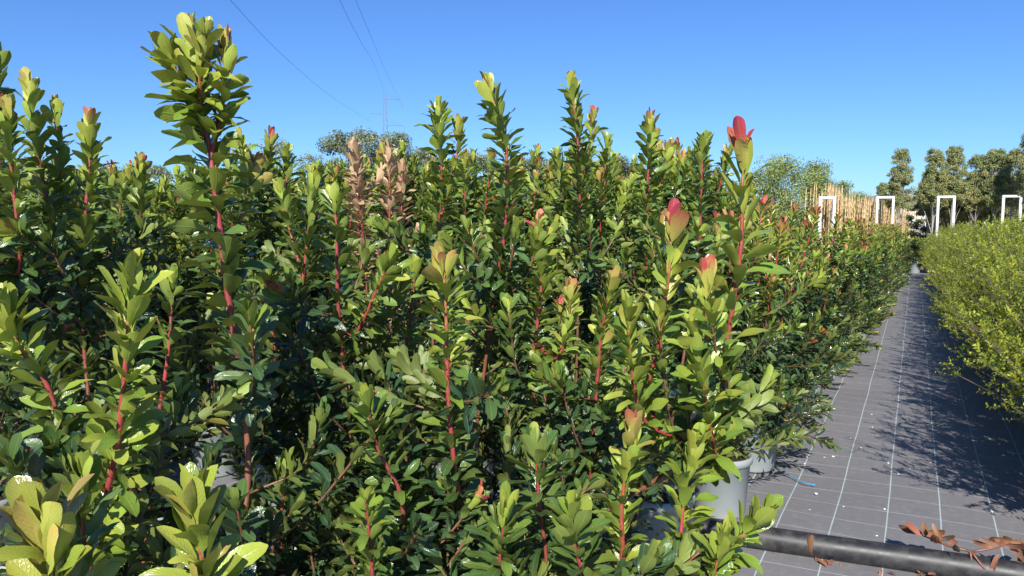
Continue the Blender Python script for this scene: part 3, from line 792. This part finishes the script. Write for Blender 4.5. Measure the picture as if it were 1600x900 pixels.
# ------------------------------------------------------------------ trees
def tree_kind(seed, height, trunk_h, crown_w, n_clump, n_leaf, L, mat, bark, lean=0.0, shape='round', clump_r=.22, r_trunk=None, up=.2):
    g = np.random.default_rng(seed); rr = random.Random(seed)
    ch = height - trunk_h
    cl = []
    while len(cl) < n_clump:
        z = g.uniform(0, 1); az = g.uniform(0, 6.283)
        if shape == 'cone': w = (.30 + .70 * (1 - z) ** .6) * (1 if z > .08 else .75)
        elif shape == 'umbrella': w = math.sqrt(max(.02, 1 - (2 * (z * .5 + .25) - .5) ** 2 * 1.4))
        else: w = math.sqrt(max(.03, 1 - (2 * z - 1) ** 2))
        rad = crown_w / 2 * w * g.uniform(.15, 1) ** .55
        cl.append((rad * math.cos(az), rad * math.sin(az), trunk_h + ch * z))
    cl = np.array(cl); cs = crown_w * clump_r * g.uniform(.55, 1.2, n_clump)
    wi = g.integers(0, n_clump, n_leaf)
    off = g.normal(0, 1, (n_leaf, 3)); off = unit(off) * (g.uniform(0, 1, (n_leaf, 1)) ** .5); off[:, 2] *= .75
    P = cl[wi] + off * cs[wi][:, None]
    D = unit(off + g.normal(0, .7, (n_leaf, 3)) + np.array([0, 0, up]))
    Nn = unit(off * 1.1 + g.normal(0, .45, (n_leaf, 3)) + np.array([0, 0, .35]))
    D = unit(D - Nn * (D * Nn).sum(1, keepdims=True))
    cage = g.uniform(.2, .85, n_clump)
    A = np.clip(cage[wi] + g.normal(0, .16, n_leaf), 0, 1)
    crown = diamonds('crown', P, D, Nn, L * g.uniform(.6, 1.25, n_leaf), L * .32 * g.uniform(.7, 1.2, n_leaf), A, mat)
    rt = r_trunk or height * .014
    tip = Vector((lean * height, 0, trunk_h + ch * .75))
    path = smooth_path([Vector((0, 0, -.05)), Vector((lean * height * .3 + rr.gauss(0, .02 * height * .3), rr.gauss(0, .02), trunk_h * .6)), tip], 8)
    trunk = tube_arrays(path, [rt * (1.25 if i == 0 else 1 - .09 * i) for i in range(8)], 7)
    trunk_me = mesh_np('trunk', trunk[0], [trunk[1], trunk[2]], bark)
    limbs = []
    for j in range(min(n_clump, 16)):
        c_ = Vector(cl[j]); s = path[3 + j % 4]
        limbs.append(tube_arrays(smooth_path([s, s.lerp(c_, .5) + Vector((0, 0, .05 * ch)), c_], 5), [rt * f for f in (.5, .4, .3, .2, .1)], 5, False))
    lj = join_arrays(limbs)
    return trunk_me, mesh_np('limbs', lj[0], lj[1], bark), crown
def place_tree(kind, loc, rz, sc, label, group=None, name='tree', cat='tree'):
    root = thing(name, loc, label, cat, group); root.rotation_euler[2] = rz; root.scale = sc if isinstance(sc, tuple) else (sc, sc, sc)
    link('trunk', kind[0], root); link('limbs', kind[1], root); tag(link('crown', kind[2], root), kind='stuff')
    return root
def base_at(px, d):
    v = at(px, 343, d); return Vector((v.x, v.y, -.03))

OLIVE = [tree_kind(600 + i, 8.0, 1.5, 7.0, 60, 16000, .20, M['olive_leaf'], M['bark'], shape='round', clump_r=.15) for i in range(3)]
SPARSE = [tree_kind(610 + i, 8.0, 1.6, 6.0, 42, 3600, .20, M['olive_leaf'], M['bark'], shape='round', clump_r=.13) for i in range(2)]
GREEN = [tree_kind(620 + i, 4.2, .6, 3.4, 44, 15000, .085, M['tree_leaf'], M['bark'], shape='round', clump_r=.17) for i in range(3)]
def top_scale(px, py, d, h): return ((at(px, py, d).z) / h)
for i, (px, py, d, kd, sx, lab) in enumerate([
    (440, 218, 62, SPARSE[0], .8, 'thin feathery tree on the skyline left of the lattice tower'),
    (492, 240, 64, SPARSE[1], .8, 'low thin tree between the feathery tree and the dark skyline clump'),
    (556, 204, 58, OLIVE[0], .85, 'dark rounded skyline tree just left of the lattice tower'),
    (622, 214, 60, OLIVE[1], .8, 'broad grey-green tree at the foot of the lattice tower'),
    (655, 236, 62, OLIVE[2], .8, 'grey-green tree partly behind the tall bright green shrub'),
    (745, 240, 66, OLIVE[0], .85, 'grey-green tree showing between the two tall centre shrubs'),
    (840, 248, 66, OLIVE[2], .85, 'grey-green tree showing left of the brick-red tipped shrub'),
    (965, 248, 68, OLIVE[1], .9, 'grey-green tree showing between two tall shrubs right of centre'),
    (1068, 240, 64, SPARSE[0], .8, 'thin tree showing left of the dark-knobbed shrub'),
    (240, 262, 55, OLIVE[1], .9, 'hazy tree low on the skyline left of the tallest shrub'),
    (170, 262, 58, OLIVE[2], .9, 'low skyline tree behind the bronze-tipped shrubs at the left'),
    (60, 250, 60, OLIVE[0], .9, 'skyline tree nearly hidden behind the far left shrubs')]):
    s = top_scale(px, py, d, 8.2)
    place_tree(kd, base_at(px, d), i * 1.3, (s * .95 * sx / .85, s * .95 * sx / .85, s), lab, 'trees along the skyline', 'olive_tree')
for i, (px, py, d, kd, lab) in enumerate([
    (1226, 243, 26, GREEN[0], 'fresh green tree with a tuft at its top left of the bamboo canes'),
    (1262, 258, 28, GREEN[1], 'green rounded tree just left of the bamboo canes'),
    (1308, 284, 33, GREEN[2], 'green tree rising behind the nearest bamboo canes'),
    (1345, 300, 40, GREEN[0], 'green tree behind the middle of the bamboo canes'),
    (1388, 322, 52, GREEN[1], 'low green tree behind the far end of the bamboo canes'),
    (1196, 262, 27, GREEN[2], 'green tree half hidden behind the red-tipped shoot')]):
    s = top_scale(px, py, d, 4.25)
    place_tree(kd, base_at(px, d), i * 2.1, (s * .95, s * .95, s), lab, 'green trees beyond the shrubs', 'broadleaf_tree')

# clipped standard trees beyond the path, on pale trunks
HOLM = [tree_kind(640 + i, 4.4, 2.25, 1.35, 150, 20000, .058, M['holm_leaf'], M['pale_bark'], shape='cone', clump_r=.13, r_trunk=.04) for i in range(4)]
HOLM_LOW = [tree_kind(650 + i, 3.4, .25, 1.5, 46, 9000, .09, M['holm_leaf'], M['pale_bark'], shape='round', clump_r=.17, r_trunk=.035) for i in range(2)]
DL = 30.0
k = 0
for i, (px, py, d, wd, lab) in enumerate([
    (1403, 234, 29.5, .95, 'narrow standard tree standing alone beside the second white frame'),
    (1376, 284, 44, .8, 'small standard tree far behind the second white frame'),
    (1457, 232, 30, 1.0, 'standard tree first in the dense row, left of the third white frame'),
    (1487, 229, 30, 1.0, 'standard tree second in the dense row, above the third white frame'),
    (1523, 243, 30, .95, 'low-topped standard tree third in the dense row'),
    (1552, 231, 29.5, 1.0, 'standard tree fourth in the dense row, left of the fourth white frame'),
    (1580, 232, 29, 1.0, 'standard tree fifth in the dense row, above the fourth white frame'),
    (1612, 190, 27, 1.15, 'tallest standard tree cut by the right edge')]):
    s = top_scale(px, py, d, 4.45)
    place_tree(HOLM[i % 4], base_at(px, d), i * 1.9, (wd * .85, wd * .85, s), lab, 'clipped standard trees', 'standard_tree')
for r_ in range(1, 5):
    for j in range(9):
        px = 1450 + j * 24 + (r_ % 2) * 12; d = 30.5 + r_ * 1.3 - j * .15
        place_tree(HOLM[(r_ + j) % 4], base_at(px, d), r_ + j * 2.2, (.85, .85, top_scale(px, 268 + 6 * (j % 3), d, 4.45)), 'standard tree in the shaded rows behind the front row of standards', 'standard trees in the rows behind')
for j in range(7):
    d = 38.5
    place_tree(HOLM_LOW[j % 2], base_at(1448 + j * 33, d), j * 1.4, (1.3, 1.3, 1.0), 'bushy dark tree closing the back of the standard tree rows', 'bushy trees behind the standards', 'bushy_tree')

# ------------------------------------------------------------------ bamboo-staked rows
canes = {}
def cane_mesh(h, seed):
    rr = random.Random(seed); pts, rad = [], []
    z = 0
    lx, ly = rr.gauss(0, .02), rr.gauss(0, .02)
    while z < h:
        pts.append(Vector((lx * z, ly * z, z))); rad.append(.013); z += .21
        pts.append(Vector((lx * z, ly * z, z - .012))); rad.append(.013)
        pts.append(Vector((lx * z, ly * z, z - .006))); rad.append(.016)
    V, Q, T = tube_arrays(pts, rad, 5)
    return mesh_np('cane', V, [Q, T], M['bamboo'], smooth=False)
CANE = [cane_mesh(2.55, 700 + i) for i in range(5)]
STAKE_FOL = [tree_kind(710 + i, 2.2, .9, .55, 16, 1500, .07, M['tree_leaf'], M['bark'], shape='round', clump_r=.2, r_trunk=.015) for i in range(2)]
rng = random.Random(21)
rowp = [(1284, 24.0), (1296, 24.6), (1308, 25.3), (1318, 26.2), (1328, 27.0), (1336, 28.0), (1344, 29.2), (1352, 30.5), (1359, 32.0), (1366, 33.6), (1373, 35.5), (1380, 37.5), (1387, 40), (1393, 43), (1400, 46), (1407, 49), (1413, 52), (1419, 55)]
for i, (px, d) in enumerate(rowp):
    b = base_at(px, d)
    root = thing('staked_sapling', b, '%s bamboo-staked sapling counting away from the leftmost white frame' % ORD[i], 'sapling', 'bamboo-staked saplings')
    root.rotation_euler[2] = rng.uniform(0, 6.28)
    for c_ in range(24):
        o = link('cane', CANE[(i + c_) % 5], root, (rng.gauss(0, .24), rng.gauss(0, .30), 0)); o.rotation_euler[2] = rng.uniform(0, 6); o.scale = (1.25, 1.25, rng.uniform(.84, 1.05) * (1.0 if i < 3 else .90))
    kd = STAKE_FOL[i % 2]
    o = link('trunk', kd[0], root, (0, .15, 0)); o = link('foliage', kd[2], root, (0, .15, 0)); o.scale = (.8, .8, .92); tag(o, kind='stuff')

# ------------------------------------------------------------------ white door-like frames in a line beyond the beds
def white_frame(px0, px1, py, d, label):
    a, b = base_at(px0, d), base_at(px1, d - .18); w = (b - a).length; h = at((px0 + px1) / 2, py, d).z + .03
    rz = math.atan2(b.y - a.y, b.x - a.x)
    root = thing('white_frame', (a + b) / 2, label, 'frame', 'white frames'); root.rotation_euler[2] = rz
    def bar(nm, c, s):
        v, q, t = box_arrays(c, s)
        o = link(nm, mesh_np(nm, v, q, M['white'], smooth=False), root)
        bm_ = o.modifiers.new('bevel', 'BEVEL'); bm_.width = .012; bm_.segments = 2
    t_ = .088
    bar('post', (-w / 2, 0, (h - t_) / 2), (t_, t_, h - t_)); bar('post', (w / 2, 0, (h - t_) / 2), (t_, t_, h - t_)); bar('crossbar', (0, 0, h - t_ / 2), (w + t_ * 1.04, t_ * 1.04, t_))
white_frame(1281, 1303, 307, 23.2, 'leftmost white frame, in front of the nearest bamboo canes')
white_frame(1369.5, 1394.5, 307, 28.5, 'white frame beside the lone narrow standard tree')
white_frame(1464.5, 1489.5, 306, 28.2, 'white frame in front of the dense tree row, third from the left')
white_frame(1566, 1593, 305, 27.4, 'rightmost white frame, in front of the dense tree row')

# low white building at the end of the path
b0 = base_at(1432, 60)
root = thing('low_building', b0, 'low white building at the far end of the path', 'building'); root.rotation_euler[2] = YAW * .2
v, q, t = box_arrays((0, 2, 1.35), (3.6, 4, 2.7)); link('wall', mesh_np('wall', v, q, M['white'], smooth=False), root)
v, q, t = box_arrays((0, 2, 2.76), (3.9, 4.3, .12)); link('roof', mesh_np('roof', v, q, M['white'], smooth=False), root)

# ------------------------------------------------------------------ lattice tower and its cables
TD = 330.0
tb = base_at(604, TD); th_ = at(604, 150, TD).z
def bars(segs, r, name, parent, mat):
    parts = [tube_arrays([Vector(a), Vector(b)], [r, r], 4, False) for a, b in segs]
    V, F = join_arrays(parts); return link(name, mesh_np(name, V, F, mat, smooth=False), parent)
root = thing('lattice_tower', tb, 'pale lattice electricity tower on the skyline behind the trees', 'tower'); root.rotation_euler[2] = YAW + .25
def wdt(z): return 3.4 * (1 - z / th_) ** 1.1 + 1.0
legs, brace = [], []
zs = [0, 8, 15, 21, 26.5, 31.5, 36, 40, 43.5, 46.5, 49.2, th_]
zs = [z * th_ / zs[-1] for z in zs]
for i in range(len(zs) - 1):
    a, b = zs[i], zs[i + 1]; wa, wb = wdt(a) / 2, wdt(b) / 2
    cs = [(-1, -1), (1, -1), (1, 1), (-1, 1)]
    for k_ in range(4):
        c0, c1 = cs[k_], cs[(k_ + 1) % 4]
        legs.append(((c0[0] * wa, c0[1] * wa, a), (c0[0] * wb, c0[1] * wb, b)))
        brace.append(((c0[0] * wa, c0[1] * wa, a), (c1[0] * wb, c1[1] * wb, b)))
        brace.append(((c1[0] * wa, c1[1] * wa, a), (c0[0] * wb, c0[1] * wb, b)))
        brace.append(((c0[0] * wb, c0[1] * wb, b), (c1[0] * wb, c1[1] * wb, b)))
bars(legs, .08, 'legs', root, M['steel']); bars(brace, .035, 'bracing', root, M['steel'])
arm_tips = []
for sx, zy, ln in ((-1, 180, 6.5), (1, 157, 7.5), (1, 197, 8.0)):
    z = at(604, zy, TD).z; w = wdt(z) / 2; tip = (sx * ln, 0, z)
    segs = [((sx * w, -w, z), tip), ((sx * w, w, z), tip), ((sx * w, 0, z + 1.8), tip)]
    for f in (.3, .6): segs.append(((sx * (w + (ln - w) * f), 0, z), (sx * (w + (ln - w) * f), 0, z + 1.8 * (1 - f))))
    bars(segs, .065, 'cross_arm', root, M['steel'])
    bars([(tip, (tip[0], 0, z - 3.2))], .09, 'insulator', root, M['steel'])
    arm_tips.append((tip[0], 0, z - 3.2))
RT = Matrix.Rotation(root.rotation_euler[2], 4, 'Z')
def cable(pts, label):
    path = smooth_path(pts, 40); V, Q, T = tube_arrays(path, [.024] * 40, 5)
    tag(link('power_cable', mesh_np('power_cable', V, [Q, T], M['cable'])), label, 'cable', 'overhead power cables')
wt = [tb + RT @ Vector(a) for a in arm_tips]
cable([wt[0], at(520, 152, 190), at(448, 92, 118), at(360, 0, 80), at(200, -190, 56)], 'leftmost overhead cable sloping down to the lattice tower')
cable([tb + Vector((0, 0, th_)), at(588, 108, 190), at(562, 62, 118), at(531, 0, 80), at(470, -150, 54)], 'middle overhead cable running to the top of the lattice tower')
cable([wt[1], at(603, 112, 190), at(582, 62, 122), at(556, 0, 84), at(500, -150, 58)], 'rightmost and faintest overhead cable near the lattice tower')

# ------------------------------------------------------------------ on the path: pipe, debris
R_PIPE = .058
p0, p1 = ground(1285, 853, R_PIPE), ground(1540, 892, R_PIPE)
dv = (p1 - p0).normalized()
A0, A1 = p0 - dv * 1.6, p0 + dv * 2.6
path = [A0.lerp(A1, i / 24) + Vector((0, .012 * math.sin(i * .6), 0)) for i in range(25)]
prof_out = tube_arrays(path, [R_PIPE] * 25, 28, False)
inner = tube_arrays(path, [R_PIPE * .88] * 25, 28, False)
n_ = len(prof_out[0]); Qr = []
for e in (0, 24):
    for k_ in range(28):
        a, b = e * 28 + k_, e * 28 + (k_ + 1) % 28
        Qr.append((a, b, n_ + b, n_ + a) if e else (b, a, n_ + a, n_ + b))
V = np.concatenate([prof_out[0], inner[0]]); Q = np.concatenate([prof_out[1], inner[1][:, ::-1] + n_, np.array(Qr)])
tag(link('irrigation_pipe', mesh_np('irrigation_pipe', V, Q, M['pipe'])), 'thick black plastic pipe lying across the path', 'pipe')

# dried uprooted seedling draped over the pipe
c0 = ground(1520, 862, .13)
root = thing('dead_seedling', Vector((c0.x, c0.y, 0)), 'dried orange-brown seedling with curled leaves draped over the black pipe', 'dead plant')
def loc_(px, py, z): return ground(px, py, z) - Vector((c0.x, c0.y, 0))
twigs = [[(1518, 862, .14), (1480, 852, .15), (1455, 842, .14), (1428, 832, .12)], [(1518, 862, .14), (1545, 858, .16), (1575, 852, .17), (1600, 852, .17)],
         [(1516, 862, .14), (1520, 885, .08), (1530, 905, .03), (1545, 925, .01)], [(1518, 862, .14), (1540, 890, .08), (1565, 905, .02)]]
rng = random.Random(4); seedl = []
for tw in twigs:
    path = smooth_path([loc_(*q) for q in tw], 10)
    o = link('twig', stem_mesh(path, .006, .002, .4, 5, .35, 'twig'), root); seedl.append((o, path))
spec_ = [(0, 4, 1.2), (0, 5, .6), (0, 6, 1.5), (0, 7, 2.3), (0, 8, .3), (0, 9, 1.1), (0, 3, .9), (0, 5, 1.7), (1, 5, 1.4), (1, 6, .8), (1, 7, 2.2), (1, 8, 1.1), (1, 9, 1.6), (1, 9, .4), (1, 6, -.6), (1, 7, -.9), (1, 8, -.4), (1, 4, 1.9), (1, 5, .3), (1, 6, 2.8), (1, 7, .5), (1, 9, 2.4), (1, 8, 3.0), (1, 9, -1.2), (0, 6, .9), (0, 7, 1.2), (0, 8, 2.0), (0, 2, 1.6), (2, 5, .8), (3, 6, 1.2)]
for ti, ii, az in spec_:
    o, path = seedl[ti]; p = path[ii]
    d = Vector((math.cos(az * 1.3) * .9, .5 * math.sin(az * 3), .22 if az > 0 else -.4)).normalized()
    L_ = rng.uniform(.07, .105); n = Vector((rng.gauss(0, .4), -1, .4)); x = d.cross(n).normalized(); n = x.cross(d)
    lf = link('leaf', leaf_mesh(rng.choice((3, 8, 9, 8)), rng.uniform(.1, 1), M['leaf_dead']), o)
    lf.matrix_basis = Matrix(((x.x * L_, d.x * L_, n.x * L_, p.x), (x.y * L_, d.y * L_, n.y * L_, p.y), (x.z * L_, d.z * L_, n.z * L_, p.z), (0, 0, 0, 1)))
# dry leaves that have blown against the near side of the pipe
rng = random.Random(14)
for i in range(34):
    px = 1195 + 270 * rng.random() ** 1.5; py = 856 + (px - 1210) * .158 + rng.gauss(4, 4)
    if px < 1262: py -= 6
    g_ = ground(px, py, .012)
    o = link('dry_leaf', leaf_mesh(rng.choice((8, 3, 9)), rng.uniform(.0, 1), M['leaf_dead']))
    s_ = rng.uniform(.05, .10) if px < 1290 else rng.uniform(.025, .055)
    o.location = g_ + Vector((0, 0, .006)); o.scale = (s_, s_, s_); o.rotation_euler = (rng.gauss(.15, .25), rng.gauss(0, .5), rng.uniform(0, 6.28))
    tag(o, 'curled brown dry leaf on the mat along the near side of the black pipe', 'dry leaf', 'dry leaves along the pipe')
# pale grit
ico = bmesh.new(); bmesh.ops.create_icosphere(ico, subdivisions=1, radius=1)
for v_ in ico.verts: v_.co *= RNG.uniform(.75, 1.2)
peb = bpy.data.meshes.new('pebble'); ico.to_mesh(peb); ico.free(); peb.materials.append(M['pebble'])
spots = [(1308, 711), (1329, 685), (1388, 724), (1422, 733), (1370, 862), (1257, 725), (1261, 714), (1382, 796), (1275, 772), (1363, 668), (1265, 797), (1288, 715), (1302, 714), (1454, 723),
         (1404, 742), (1483, 638), (1382, 580), (1362, 648), (1342, 637), (1330, 628), (1327, 640), (1400, 547), (1468, 620), (1597, 753), (1566, 713), (1370, 838), (1318, 792), (1385, 580), (1440, 700), (1345, 700), (1500, 776), (1550, 800), (1290, 690)]
for i, (px, py) in enumerate(spots):
    o = link('pebble', peb); s_ = RNG.uniform(.004, .0095)
    o.location = ground(px, py, 0) + Vector((0, 0, s_ * .4)); o.scale = (s_ * RNG.uniform(.8, 1.5), s_, s_ * .6); o.rotation_euler = (0, 0, RNG.uniform(0, 6))
    tag(o, 'small white pebble scattered on the grey woven mat', 'pebble', 'white pebbles on the mat')
for pts, lab in (([(1222, 737), (1240, 746), (1256, 754), (1274, 758)], 'frayed scrap of blue twine on the mat beside the visible pot'), ([(1566, 704), (1580, 708), (1600, 709), (1620, 712)], 'length of blue twine at the right edge beneath the yellow-green shrubs')):
    path = smooth_path([ground(*q, .012) for q in pts], 16); V, Q, T = tube_arrays(path, [.004] * 16, 5)
    tag(link('twine', mesh_np('twine', V, [Q, T], M['twine'])), lab, 'twine')
